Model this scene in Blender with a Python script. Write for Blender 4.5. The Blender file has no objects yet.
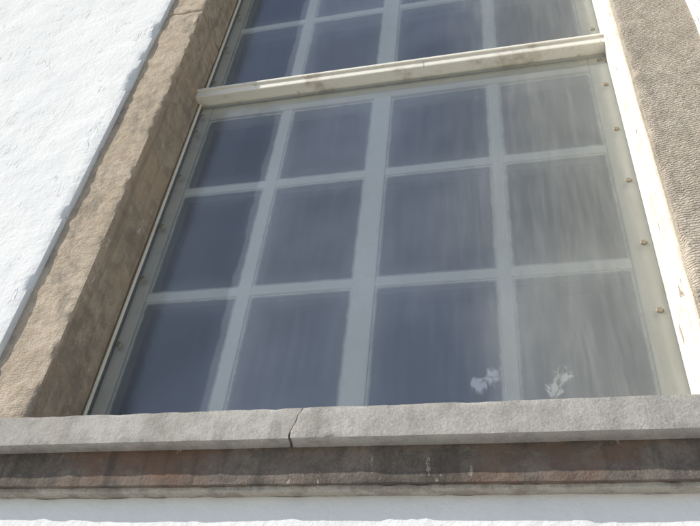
import bpy, bmesh, math, random
from mathutils import Vector, Matrix, noise
random.seed(4)
S=1.5; H=1.6
def P(x,y,z): return Vector((S*x,S*y,S*z+H))
scene=bpy.context.scene

# ---------------------------------------------------------------- materials
class NT:
    def __init__(s,name):
        s.m=bpy.data.materials.new(name); s.m.use_nodes=True
        s.t=s.m.node_tree; s.t.nodes.clear()
        s.out=s.n('ShaderNodeOutputMaterial')
        s.co=s.n('ShaderNodeTexCoord').outputs['Object']
    def n(s,ty,**k):
        nd=s.t.nodes.new(ty)
        for a,b in k.items(): setattr(nd,a,b)
        return nd
    def l(s,a,b): s.t.links.new(a,b)
    def setin(s,sock,v):
        if isinstance(v,bpy.types.NodeSocket): s.l(v,sock)
        else: sock.default_value=v
    def map(s,scale=(1,1,1),rot=(0,0,0),loc=(0,0,0),src=None):
        m=s.n('ShaderNodeMapping'); s.l(src or s.co,m.inputs[0])
        m.inputs['Scale'].default_value=scale; m.inputs['Rotation'].default_value=rot; m.inputs['Location'].default_value=loc
        return m.outputs[0]
    def noise(s,sc,det=3,rough=.55,vec=None,dist=0):
        n=s.n('ShaderNodeTexNoise'); s.l(vec or s.co,n.inputs['Vector'])
        n.inputs['Scale'].default_value=sc; n.inputs['Detail'].default_value=det
        n.inputs['Roughness'].default_value=rough; n.inputs['Distortion'].default_value=dist
        return n.outputs['Fac']
    def ramp(s,fac,a,b,va=0,vb=1,smooth=True):
        r=s.n('ShaderNodeMapRange'); r.interpolation_type='SMOOTHSTEP' if smooth else 'LINEAR'
        s.setin(r.inputs['Value'],fac)
        for k,v in (('From Min',a),('From Max',b),('To Min',va),('To Max',vb)): r.inputs[k].default_value=v
        return r.outputs[0]
    def mix(s,f,a,b):
        m=s.n('ShaderNodeMix',data_type='RGBA')
        s.setin(m.inputs[0],f)
        for i,v in ((6,a),(7,b)):
            if isinstance(v,tuple): v=(*v,1) if len(v)==3 else v
            s.setin(m.inputs[i],v)
        return m.outputs[2]
    def math(s,op,a,b=0.0,c=None):
        m=s.n('ShaderNodeMath',operation=op); s.setin(m.inputs[0],a); s.setin(m.inputs[1],b)
        if c is not None: s.setin(m.inputs[2],c)
        return m.outputs[0]
    def hsum(s,*terms):
        t=None
        for h,d in terms:
            q=s.math('MULTIPLY',h,d)
            t=q if t is None else s.math('ADD',t,q)
        return t
    def bump(s,h,dist=1.0,strength=1):
        b=s.n('ShaderNodeBump'); s.l(h,b.inputs['Height']); b.inputs['Distance'].default_value=dist
        b.inputs['Strength'].default_value=strength
        return b.outputs[0]
    def diffuse(s,col,normal=None):
        p=s.n('ShaderNodeBsdfDiffuse'); s.setin(p.inputs['Color'],(*col,1) if isinstance(col,tuple) else col)
        if normal: s.l(normal,p.inputs['Normal'])
        s.l(p.outputs[0],s.out.inputs[0]); return p
    def principled(s,col,rough=.85,normal=None,spec=.3):
        p=s.n('ShaderNodeBsdfPrincipled')
        s.setin(p.inputs['Base Color'],(*col,1) if isinstance(col,tuple) else col)
        s.setin(p.inputs['Roughness'],rough); p.inputs['Specular IOR Level'].default_value=spec
        if normal: s.l(normal,p.inputs['Normal'])
        s.l(p.outputs[0],s.out.inputs[0]); return p

def stone_mat(name,c1,c2,c3,tool=0,dark=0.6,chips=0,rust=None,bumpk=1,streak=0,grime=0):
    m=NT(name)
    big=m.noise(4,4,.65); med=m.noise(24,4,.62); fine=m.noise(240,2,.75)
    col=m.mix(m.ramp(big,.35,.65),c1,c2)
    col=m.mix(m.ramp(med,.42,.62,0,.8),col,c3)
    d=tuple(v*dark for v in c1)
    if grime:
        gr=m.noise(7,5,.72,m.map((1,1,.55),loc=(7,3,2)))
        g_=sum(c1)/3*.52
        col=m.mix(m.ramp(gr,.5,.64,0,grime),col,(g_*1.1,g_,g_*.86))
    col=m.mix(m.ramp(fine,.5,.72,0,.5),col,d)
    col=m.mix(m.ramp(med,.64,.74,0,.6),col,tuple(v*.4 for v in c1))
    col=m.mix(m.ramp(fine,.45,.3,0,.3),col,tuple(min(.75,v*1.4) for v in c2))
    if rust:
        st=m.noise(3.5,4,.7,m.map((1,1,1.5),loc=(3,1,7)))
        col=m.mix(m.ramp(st,.48,.66,0,.8),col,rust)
    if chips:
        ch=m.noise(30,4,.75,m.map((1,1,.4),loc=(5,5,5)))
        col=m.mix(m.ramp(ch,.645,.67,0,chips),col,(.62,.58,.52))
    if streak:
        sk=m.noise(26,3,.6,m.map((1,1,.07),loc=(2,5,5)))
        col=m.mix(m.ramp(sk,.5,.7,0,streak),col,tuple(v*.5 for v in c1))
    terms=[(big,.010*bumpk),(med,.0065*bumpk),(fine,.0017*bumpk)]
    if tool:
        w=m.n('ShaderNodeTexWave',wave_type='BANDS',bands_direction='Z')
        m.l(m.map((1,1,1),rot=(0,.12,0)),w.inputs['Vector'])
        w.inputs['Scale'].default_value=42; w.inputs['Distortion'].default_value=7; w.inputs['Detail'].default_value=2
        w.inputs['Detail Scale'].default_value=1.8
        terms.append((w.outputs['Fac'],.0020*tool))
    m.diffuse(col,m.bump(m.hsum(*terms))); return m.m
M_stone=stone_mat('sandstone',(.45,.375,.29),(.53,.45,.36),(.40,.33,.255),tool=.15,streak=.2,grime=.65)
M_stoneR=stone_mat('tooled_sandstone',(.45,.395,.32),(.51,.45,.375),(.40,.345,.28),tool=.9,grime=.35)
M_reveal=stone_mat('stained_sandstone',(.44,.345,.25),(.52,.415,.305),(.35,.27,.195),chips=.85,rust=(.50,.37,.25),streak=.45,grime=.5)
M_sill=stone_mat('sill_stone',(.39,.37,.345),(.46,.44,.41),(.34,.325,.305),dark=.65,bumpk=.5,streak=.25,grime=.35)
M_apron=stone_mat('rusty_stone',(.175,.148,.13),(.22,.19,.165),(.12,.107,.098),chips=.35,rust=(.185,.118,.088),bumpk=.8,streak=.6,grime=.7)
M_mortar=stone_mat('mortar',(.43,.40,.35),(.48,.45,.4),(.28,.25,.22))

def stucco_mat(name,scratch):
    m=NT(name)
    big=m.noise(5,4,.6); fine=m.noise(90,3,.65)
    terms=[(big,.010),(fine,.0018)]
    if scratch:
        a=m.noise(10,2,.5,m.map((5,1,.8),rot=(0,math.radians(-40),0)),.4)
        gate=m.ramp(m.noise(11,2,.5,m.map(loc=(9,4,2))),.55,.64)
        ridge=m.math('MULTIPLY',m.ramp(m.math('ABSOLUTE',m.math('SUBTRACT',a,.5)),0,.018,1,0),gate)
        terms.append((ridge,-.0026))
    col=m.mix(m.ramp(big,.3,.7),(.80,.80,.80),(.755,.765,.775))
    m.diffuse(col,m.bump(m.hsum(*terms))); return m.m
M_stucco=stucco_mat('white_stucco',True); M_stucco2=stucco_mat('white_stucco_smooth',False)

def paint_mat(name,col,dirt,amt=.5,sc=14,rough=.6,flake=.7,lo=.66):
    m=NT(name)
    a=m.noise(sc,4,.7)
    c=m.mix(m.ramp(a,.48,.7,0,amt),col,dirt); h=[(a,.003)]
    if flake:
        cr=m.noise(32,4,.75,m.map((1,1,.22)))
        c=m.mix(m.ramp(cr,lo,lo+.03,0,flake),c,(.30,.19,.12)); h.append((m.ramp(cr,lo,lo+.03),-.002))
    m.principled(c,rough,m.bump(m.hsum(*h)),.3); return m.m
M_paint=paint_mat('cream_paint',(.84,.79,.64),(.68,.61,.46),.6,9,flake=0)
M_white=paint_mat('white_paint',(.82,.79,.71),(.62,.55,.44),.7,10,flake=.85,lo=.64)
M_muntin=paint_mat('muntin_paint',(.90,.88,.79),(.78,.75,.63),.5,10,flake=0)
M_rail=paint_mat('rail_paint',(.78,.75,.67),(.44,.37,.28),.85,7,flake=.4)
def simple(name,c,r=.8,metal=0):
    m=NT(name); p=m.principled(c,r); p.inputs['Metallic'].default_value=metal; return m.m
M_screw=simple('screw_metal',(.30,.26,.2),.5,.6)
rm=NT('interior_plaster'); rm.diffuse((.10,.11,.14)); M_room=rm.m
M_caulk=simple('sealant',(.20,.15,.11),.9)

def pane_mat():
    m=NT('window_glass')
    uv=m.n('ShaderNodeUVMap').outputs[0]
    at=m.n('ShaderNodeAttribute',attribute_name='size')
    sx=m.n('ShaderNodeSeparateXYZ'); m.l(uv,sx.inputs[0])
    ss=m.n('ShaderNodeSeparateXYZ'); m.l(at.outputs['Vector'],ss.inputs[0])
    d1=m.math('MINIMUM',sx.outputs[0],m.math('SUBTRACT',ss.outputs[0],sx.outputs[0]))
    d2=m.math('MINIMUM',sx.outputs[1],m.math('SUBTRACT',ss.outputs[1],sx.outputs[1]))
    d=m.n('ShaderNodeMath',operation='SMOOTH_MIN'); m.l(d1,d.inputs[0]); m.l(d2,d.inputs[1]); d.inputs[2].default_value=.012
    nz=m.noise(18,3,.7)
    dd=m.math('ADD',d.outputs[0],m.math('MULTIPLY',m.math('SUBTRACT',nz,.5),.010))
    edge=m.ramp(dd,-.004,.013,1,0)
    edge2=m.ramp(dd,0,.07,.13,0)
    glaze=m.n('ShaderNodeMixShader')
    fr=m.n('ShaderNodeFresnel'); fr.inputs[0].default_value=1.5
    tr=m.n('ShaderNodeBsdfTransparent'); tr.inputs[0].default_value=(.7,.8,.92,1)
    gl=m.n('ShaderNodeBsdfGlossy'); gl.inputs['Roughness'].default_value=.1
    m.l(m.math('MULTIPLY',fr.outputs[0],1.5),glaze.inputs[0]); m.l(tr.outputs[0],glaze.inputs[1]); m.l(gl.outputs[0],glaze.inputs[2])
    df=m.n('ShaderNodeBsdfDiffuse'); df.inputs[0].default_value=(.88,.87,.79,1)
    mx=m.n('ShaderNodeMixShader')
    m.l(m.math('ADD',m.math('MAXIMUM',edge,.02),edge2),mx.inputs[0]); m.l(glaze.outputs[0],mx.inputs[1]); m.l(df.outputs[0],mx.inputs[2])
    m.l(mx.outputs[0],m.out.inputs[0]); return m.m
M_glass=pane_mat()

def sheet_mat():
    m=NT('dusty_sheet_sky_tint')
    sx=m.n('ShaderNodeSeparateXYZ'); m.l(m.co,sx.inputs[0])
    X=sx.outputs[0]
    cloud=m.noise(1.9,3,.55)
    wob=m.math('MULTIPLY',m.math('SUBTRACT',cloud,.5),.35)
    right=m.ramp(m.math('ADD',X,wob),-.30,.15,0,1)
    streak=m.noise(42,5,.7,m.map((1,1,.10)),.2)
    speck=m.noise(200,2,.8)
    base=m.ramp(cloud,.3,.7,.10,.17)
    st=m.ramp(streak,.36,.74)
    r=m.math('MULTIPLY',right,m.math('ADD',.10,m.math('MULTIPLY',st,.055)))
    f=m.math('ADD',m.math('ADD',base,m.math('MULTIPLY',st,.02)),r)
    f=m.math('ADD',f,m.ramp(speck,.62,.8,0,.08))
    spn=m.math('MULTIPLY',m.math('SUBTRACT',m.noise(38,4,.62,m.map((1,1,.7)),.8),.5),.13)
    sp=None
    for (px,pz,rad) in ((-.070,.634,.016),(-.045,.644,.018),(.044,.620,.016),(.060,.640,.014)):
        v=m.n('ShaderNodeVectorMath',operation='DISTANCE'); m.l(m.map((1,0,1)),v.inputs[0]); v.inputs[1].default_value=(px*S,0,pz*S+H)
        q=m.ramp(m.math('ADD',v.outputs['Value'],spn),rad*.1,rad*1.5,.22,0)
        sp=q if sp is None else m.math('MAXIMUM',sp,q)
    f=m.math('ADD',f,sp)
    tr=m.n('ShaderNodeBsdfTransparent')
    df=m.n('ShaderNodeBsdfDiffuse'); m.l(m.mix(right,(.56,.64,.80),(.68,.69,.64)),df.inputs[0])  # left: blue of shade and reflected sky painted into the tint; right: dust colour
    mx=m.n('ShaderNodeMixShader'); m.l(f,mx.inputs[0]); m.l(tr.outputs[0],mx.inputs[1]); m.l(df.outputs[0],mx.inputs[2])
    fr=m.n('ShaderNodeFresnel'); fr.inputs[0].default_value=1.49
    gl=m.n('ShaderNodeBsdfGlossy'); gl.inputs['Roughness'].default_value=.15; gl.inputs[0].default_value=(.85,.92,1,1)
    m2=m.n('ShaderNodeMixShader'); m.l(m.math('MULTIPLY',fr.outputs[0],1.2),m2.inputs[0]); m.l(mx.outputs[0],m2.inputs[1]); m.l(gl.outputs[0],m2.inputs[2])
    m.l(m2.outputs[0],m.out.inputs[0]); return m.m
M_sheet=sheet_mat()

# ---------------------------------------------------------------- mesh helpers
def link(name,bm,mats,parent=None,smooth=False):
    me=bpy.data.meshes.new(name); bm.to_mesh(me); bm.free()
    for x in (mats if isinstance(mats,list) else [mats]): me.materials.append(x)
    if smooth:
        for p in me.polygons: p.use_smooth=True
    o=bpy.data.objects.new(name,me); scene.collection.objects.link(o)
    if smooth:
        try: me.set_sharp_from_angle(angle=math.radians(50))
        except Exception: pass
    if parent: o.parent=parent
    return o
def empty(name):
    o=bpy.data.objects.new(name,None); scene.collection.objects.link(o); return o
def add_box(bm,x0,x1,y0,y1,z0,z1,bev=0.0,segs=2):
    c=[(x0,y0,z0),(x1,y0,z0),(x1,y1,z0),(x0,y1,z0),(x0,y0,z1),(x1,y0,z1),(x1,y1,z1),(x0,y1,z1)]
    v=[bm.verts.new(P(*p)) for p in c]
    fs=[bm.faces.new([v[i] for i in f]) for f in ((0,3,2,1),(4,5,6,7),(0,1,5,4),(1,2,6,5),(2,3,7,6),(3,0,4,7))]
    if bev:
        es=list({e for f in fs for e in f.edges})
        bmesh.ops.bevel(bm,geom=es,offset=bev*S,segments=segs,affect='EDGES',profile=.6)
def rough_box(bm,x0,x1,y0,y1,z0,z1,step,amp,chip,seed=0,shape=None,freq=6):
    """subdivided box with weathered surface and chipped arrises (units: D)"""
    nx,ny,nz=[max(1,int(round(abs(b-a)/step))) for a,b in ((x0,x1),(y0,y1),(z0,z1))]
    vd={}
    def V(i,j,k):
        if (i,j,k) in vd: return vd[(i,j,k)]
        x=x0+(x1-x0)*i/nx; y=y0+(y1-y0)*j/ny; z=z0+(z1-z0)*k/nz
        p=P(x,y,z); q=p*freq+Vector((seed*13.1,seed*7.7,seed*3.3))
        ex=-1 if i==0 else (1 if i==nx else 0); ey=-1 if j==0 else (1 if j==ny else 0); ez=-1 if k==0 else (1 if k==nz else 0)
        nn=abs(ex)+abs(ey)+abs(ez)
        a=noise.fractal(q,1,2,5)*amp*S
        p+=Vector((ex,ey,ez))*a
        if nn>=2:
            c=chip*S*(.3+1.2*max(0,noise.fractal(q*4+Vector((9,9,9)),1,2,4))+3.0*max(0,noise.noise(q*1.9+Vector((3,1,4)))-.3))
            p-=Vector((ex,ey,ez))*c
        if shape: p=shape(p)
        vd[(i,j,k)]=bm.verts.new(p); return vd[(i,j,k)]
    def quad(a,b,c,d): bm.faces.new((a,b,c,d))
    for i in range(nx):
        for k in range(nz):
            quad(V(i,0,k),V(i+1,0,k),V(i+1,0,k+1),V(i,0,k+1))
            quad(V(i,ny,k),V(i,ny,k+1),V(i+1,ny,k+1),V(i+1,ny,k))
    for j in range(ny):
        for k in range(nz):
            quad(V(0,j,k),V(0,j,k+1),V(0,j+1,k+1),V(0,j+1,k))
            quad(V(nx,j,k),V(nx,j+1,k),V(nx,j+1,k+1),V(nx,j,k+1))
    for i in range(nx):
        for j in range(ny):
            quad(V(i,j,0),V(i,j+1,0),V(i+1,j+1,0),V(i+1,j,0))
            quad(V(i,j,nz),V(i+1,j,nz),V(i+1,j+1,nz),V(i,j+1,nz))

# ---------------------------------------------------------------- layout (units of D = 1.5 m)
XL,XR=-.750,.242            # reveal planes
YF=.860                     # stone face
YW=.847                     # stucco face
SXL,SXR=-.853,.378          # outer edges of the stone surround
ZT=2.66                     # head of opening

def tag(o,axis_sign,mi):
    for p in o.data.polygons:
        if p.normal.x*axis_sign>.6: p.material_index=mi
surround=empty('stone_window_surround')
joints=[.47,1.745,2.30,ZT]
for n in range(3):
    bm=bmesh.new(); rough_box(bm,SXL-.02,XL,YF,1.12,joints[n],joints[n+1]-.003,.0065,.0016,.0032,seed=n+1)
    o=link('jamb_stone',bm,[M_stone,M_reveal],surround,True); tag(o,1,1)
joints=[.47,1.55,1.9,ZT]
for n in range(3):
    bm=bmesh.new(); rough_box(bm,XR,SXR+.02,YF,1.12,joints[n],joints[n+1]-.002,.0075,.0013,.0026,seed=n+7)
    link('jamb_stone',bm,M_stoneR,surround,True)
bm=bmesh.new(); rough_box(bm,SXL-.05,SXR+.05,YF-.004,1.12,ZT,ZT+.16,.02,.0022,.003,seed=21)
link('lintel_stone',bm,M_stone,surround,True)
bm=bmesh.new(); add_box(bm,SXL,XL-.006,YF+.004,1.10,1.735,1.75); add_box(bm,XR+.006,SXR,YF+.003,1.1,1.54,1.555)
add_box(bm,SXL,XL-.006,YF+.004,1.10,2.29,2.305); add_box(bm,XR+.006,SXR,YF+.003,1.1,1.89,1.905)
link('mortar_joints',bm,M_mortar,surround)

# sill
sill=empty('window_sill')
def slope(p):
    zz=(p.z-H)/S; yy=p.y/S
    if zz>.465: p=p+Vector((0,0,(yy-.8)*.2*S))
    return p
def joint_l(p):
    q=slope(p); t=p.x/S+.292
    if abs(t)<.05:
        w=max(0,1-abs(t)/.05)
        q.x+=w*S*( .32*((p.z-H)/S-.466)+.007*noise.noise(Vector((0,p.y*18,p.z*60))))
    return q
bm=bmesh.new(); rough_box(bm,-.96,-.2922,.800,1.06,.444,.4885,.0055,.0006,.0012,seed=31,shape=joint_l)
link('sill_slab',bm,M_sill,sill,True)
bm=bmesh.new(); rough_box(bm,-.2912,.47,.799,1.06,.4435,.4885,.0055,.0006,.0012,seed=37,shape=joint_l)
link('sill_slab',bm,M_sill,sill,True)
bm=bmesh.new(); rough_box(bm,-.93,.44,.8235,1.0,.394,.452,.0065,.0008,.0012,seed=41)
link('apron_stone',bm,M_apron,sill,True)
bm=bmesh.new(); rough_box(bm,-.93,.44,.830,1.0,.3885,.3965,.004,.0010,.0012,seed=45,freq=14)
link('bedding_mortar',bm,M_mortar,sill,True)

# stucco wall
wall=empty('stucco_wall')
bm=bmesh.new(); rough_box(bm,-1.75,SXL,YW,.99,-.2,2.9,.0115,.0012,.005,seed=51,freq=5)
link('rendered_wall',bm,M_stucco,wall,True)
bm=bmesh.new(); rough_box(bm,SXR,.95,YW,.99,-.2,2.9,.016,.0010,.003,seed=52,freq=5)
link('rendered_wall',bm,M_stucco,wall,True)
bm=bmesh.new(); rough_box(bm,SXL+.001,SXR-.001,YW+.0005,.99,-.2,.3895,.0125,.0008,.002,seed=53,freq=5)
link('rendered_wall',bm,M_stucco2,wall,True)
bm=bmesh.new()
GZ=-H/S-.02
add_box(bm,-8,-1.751,YW,.99,GZ,5); add_box(bm,.951,8,YW,.99,GZ,5)
add_box(bm,-1.7505,.9505,YW+.0004,.99,GZ,-.201); add_box(bm,-1.7505,.9505,YW+.0004,.99,2.901,5)
add_box(bm,SXL,SXR,YW+.001,.99,ZT+.16,2.9)
link('rendered_wall',bm,M_stucco,wall)
bm=bmesh.new()
add_box(bm,-8,XL-.01,.995,1.25,GZ,5); add_box(bm,XR+.01,8,.995,1.25,GZ,5)
add_box(bm,XL-.01,XR+.01,.995,1.25,GZ,.46); add_box(bm,XL-.01,XR+.01,.995,1.25,ZT+.01,5)
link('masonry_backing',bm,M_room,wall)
bm=bmesh.new()
x0,x1,y0,y1,z0,z1=-2.2,1.7,1.251,4.2,-.6,3.4
for b in ((x0,x1,y1,y1+.1,z0,z1),(x0-.1,x0,y0,y1,z0,z1),(x1,x1+.1,y0,y1,z0,z1),(x0,x1,y0,y1,z0-.1,z0),(x0,x1,y0,y1,z1,z1+.1)): add_box(bm,*b)
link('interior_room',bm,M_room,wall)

# ---------------------------------------------------------------- window
win=empty('multi_pane_window')
YM=1.000
PX=[(-.717,-.524),(-.498,-.297),(-.254,-.031),(-.007,.195)]
def sash(z0,z1,rows,prefix):
    bm=bmesh.new(); b=.0035
    add_box(bm,XL+.003,PX[0][0],YM,YM+.04,z0,z1,b); add_box(bm,PX[3][1],XR-.003,YM,YM+.04,z0,z1,b)
    add_box(bm,PX[0][0],PX[3][1],YM+.001,YM+.04,z0,rows[0][0],b); add_box(bm,PX[0][0],PX[3][1],YM+.001,YM+.04,rows[-1][1],z1,b)
    link(prefix+'_frame',bm,M_paint,win)
    bm=bmesh.new()
    add_box(bm,PX[1][1],PX[2][0],YM+.001,YM+.036,rows[0][0]-.002,rows[-1][1]+.002,.003)
    for a,c in ((0,1),(2,3)):
        add_box(bm,PX[a][1],PX[c][0],YM+.003,YM+.03,rows[0][0]-.002,rows[-1][1]+.002,.003)
    for r in range(len(rows)-1):
        add_box(bm,PX[0][0]-.002,PX[3][1]+.002,YM+.004,YM+.03,rows[r][1],rows[r+1][0],.003)
    link(prefix+'_muntins',bm,M_muntin,win)
    me=bpy.data.meshes.new(prefix+'_panes'); vs=[];fs=[];uvs=[];sz=[]
    for (a,c) in PX:
        for (lo,hi) in rows:
            i=len(vs); t=random.uniform(-.0007,.0007); u=random.uniform(-.0007,.0007); y=YM+.0068
            vs+= [P(a,y+t,lo),P(c,y-t,lo),P(c,y-t+u,hi),P(a,y+t+u,hi)]
            fs.append((i,i+1,i+2,i+3)); w=(c-a)*S; h=(hi-lo)*S
            uvs+=[(0,0),(w,0),(w,h),(0,h)]; sz+=[(w,h,0)]*4
    me.from_pydata(vs,[],fs); uv=me.uv_layers.new(name='UVMap')
    for i,l in enumerate(me.loops): uv.data[i].uv=uvs[l.vertex_index]
    at=me.attributes.new('size','FLOAT_VECTOR','POINT')
    for i,s_ in enumerate(sz): at.data[i].vector=s_
    me.materials.append(M_glass)
    o=bpy.data.objects.new(prefix+'_panes',me); scene.collection.objects.link(o); o.parent=win
sash(.50,1.503,[(.575,.864),(.886,1.172),(1.194,1.448)],'lower_sash')
sash(1.507,ZT,[(1.565,1.857),(1.879,2.172),(2.194,2.485)],'upper_sash')
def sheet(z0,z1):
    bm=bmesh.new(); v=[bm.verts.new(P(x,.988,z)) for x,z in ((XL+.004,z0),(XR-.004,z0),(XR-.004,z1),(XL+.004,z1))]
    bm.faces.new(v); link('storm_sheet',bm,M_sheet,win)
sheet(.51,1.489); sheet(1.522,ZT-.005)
bm=bmesh.new()
add_box(bm,XL-.006,XR+.002,.960,.999,1.493,1.516,.003)
add_box(bm,XL-.006,XR+.002,.955,.97,1.514,1.521,.001)
link('meeting_rail',bm,M_rail,win)
bm=bmesh.new(); add_box(bm,XR-.010,XR+.004,.905,.9865,.5,ZT,.003); add_box(bm,XR-.005,XR+.004,.88,.9045,.5,ZT,.002)
link('trim_strip',bm,M_white,win)
bm=bmesh.new(); add_box(bm,XL-.004,XL+.0030,.981,.987,.5,ZT); link('sealant_line',bm,M_caulk,win)
bm=bmesh.new(); add_box(bm,XL+.0032,XL+.0075,.982,.9875,.5,ZT,.001); link('edge_bead',bm,M_paint,win)
bm=bmesh.new()
zs=[.60,.755,.91,1.065,1.22,1.375,1.455,1.60,1.76,1.92,2.08]
pts=[(XR-.024,z+random.uniform(-.01,.01)) for z in zs]+[(XL+.019,z+random.uniform(-.01,.01)) for z in zs]
for x,z in pts:
    mt=Matrix.Translation(P(x,.9865,z))@Matrix.Rotation(math.radians(90),4,'X')
    bmesh.ops.create_cone(bm,cap_ends=True,segments=14,radius1=.0062*S,radius2=.0045*S,depth=.003*S,matrix=mt)
link('fixing_screws',bm,M_screw,win)

# ---------------------------------------------------------------- ground
m=NT('paving'); br=m.n('ShaderNodeTexBrick'); m.l(m.co,br.inputs['Vector']); br.inputs['Scale'].default_value=1.6
br.inputs['Color1'].default_value=(.47,.46,.43,1); br.inputs['Color2'].default_value=(.42,.41,.39,1); br.inputs['Mortar'].default_value=(.2,.19,.18,1); br.inputs['Mortar Size'].default_value=.008
m.diffuse(br.outputs[0])
def slab(name,x0,x1,y0,y1,z0,z1,mat):
    bm=bmesh.new(); bmesh.ops.create_cube(bm,size=1,matrix=Matrix.Translation(((x0+x1)/2,(y0+y1)/2,(z0+z1)/2))@Matrix.Diagonal((x1-x0,y1-y0,z1-z0,1)))
    return link(name,bm,mat)
slab('pavement',-40,40,-7.0,YW*S-.002,-.12,0,m.m)
g=NT('ground_mat'); g.diffuse(g.mix(g.noise(.6,3,.6),(.16,.17,.10),(.24,.22,.16)))
slab('ground',-400,400,-400,400,-.4,-.124,g.m)

# ---------------------------------------------------------------- light
AZ,EL=math.radians(60),math.radians(39)
sd=Vector((-math.sin(AZ)*math.cos(EL),-math.cos(AZ)*math.cos(EL),math.sin(EL)))
sun=bpy.data.lights.new('sun','SUN'); sun.energy=5; sun.angle=math.radians(.5); sun.color=(1,.95,.86)
so=bpy.data.objects.new('sun',sun); scene.collection.objects.link(so); so.rotation_euler=sd.to_track_quat('Z','Y').to_euler()
w=bpy.data.worlds.new('World'); scene.world=w; w.use_nodes=True
bg=w.node_tree.nodes['Background']; sk=w.node_tree.nodes.new('ShaderNodeTexSky'); sk.sky_type='NISHITA'; sk.sun_disc=False
sk.sun_elevation=EL; sk.sun_rotation=math.atan2(sd.x,sd.y)
w.node_tree.links.new(sk.outputs[0],bg.inputs[0]); bg.inputs[1].default_value=.15

# ---------------------------------------------------------------- camera from the vanishing points of the photo
f=732.0
Z=Vector((100,-823,f)).normalized(); X=-Vector((-3250,257,f)); X=(X-Z*X.dot(Z)).normalized(); Y=Z.cross(X)
right=Vector((X.x,Y.x,Z.x)); down=Vector((X.y,Y.y,Z.y)); fwd=Vector((X.z,Y.z,Z.z))
cam=bpy.data.cameras.new('camera'); co=bpy.data.objects.new('camera',cam); scene.collection.objects.link(co)
R=Matrix((right,-down,-fwd)).transposed()
co.matrix_world=Matrix.Translation((0,0,H))@R.to_4x4()
cam.sensor_width=36; cam.lens=36*f/700; cam.clip_end=2000; cam.clip_start=.05
scene.camera=co
scene.view_settings.view_transform='Standard'; scene.view_settings.look='None'; scene.view_settings.exposure=0
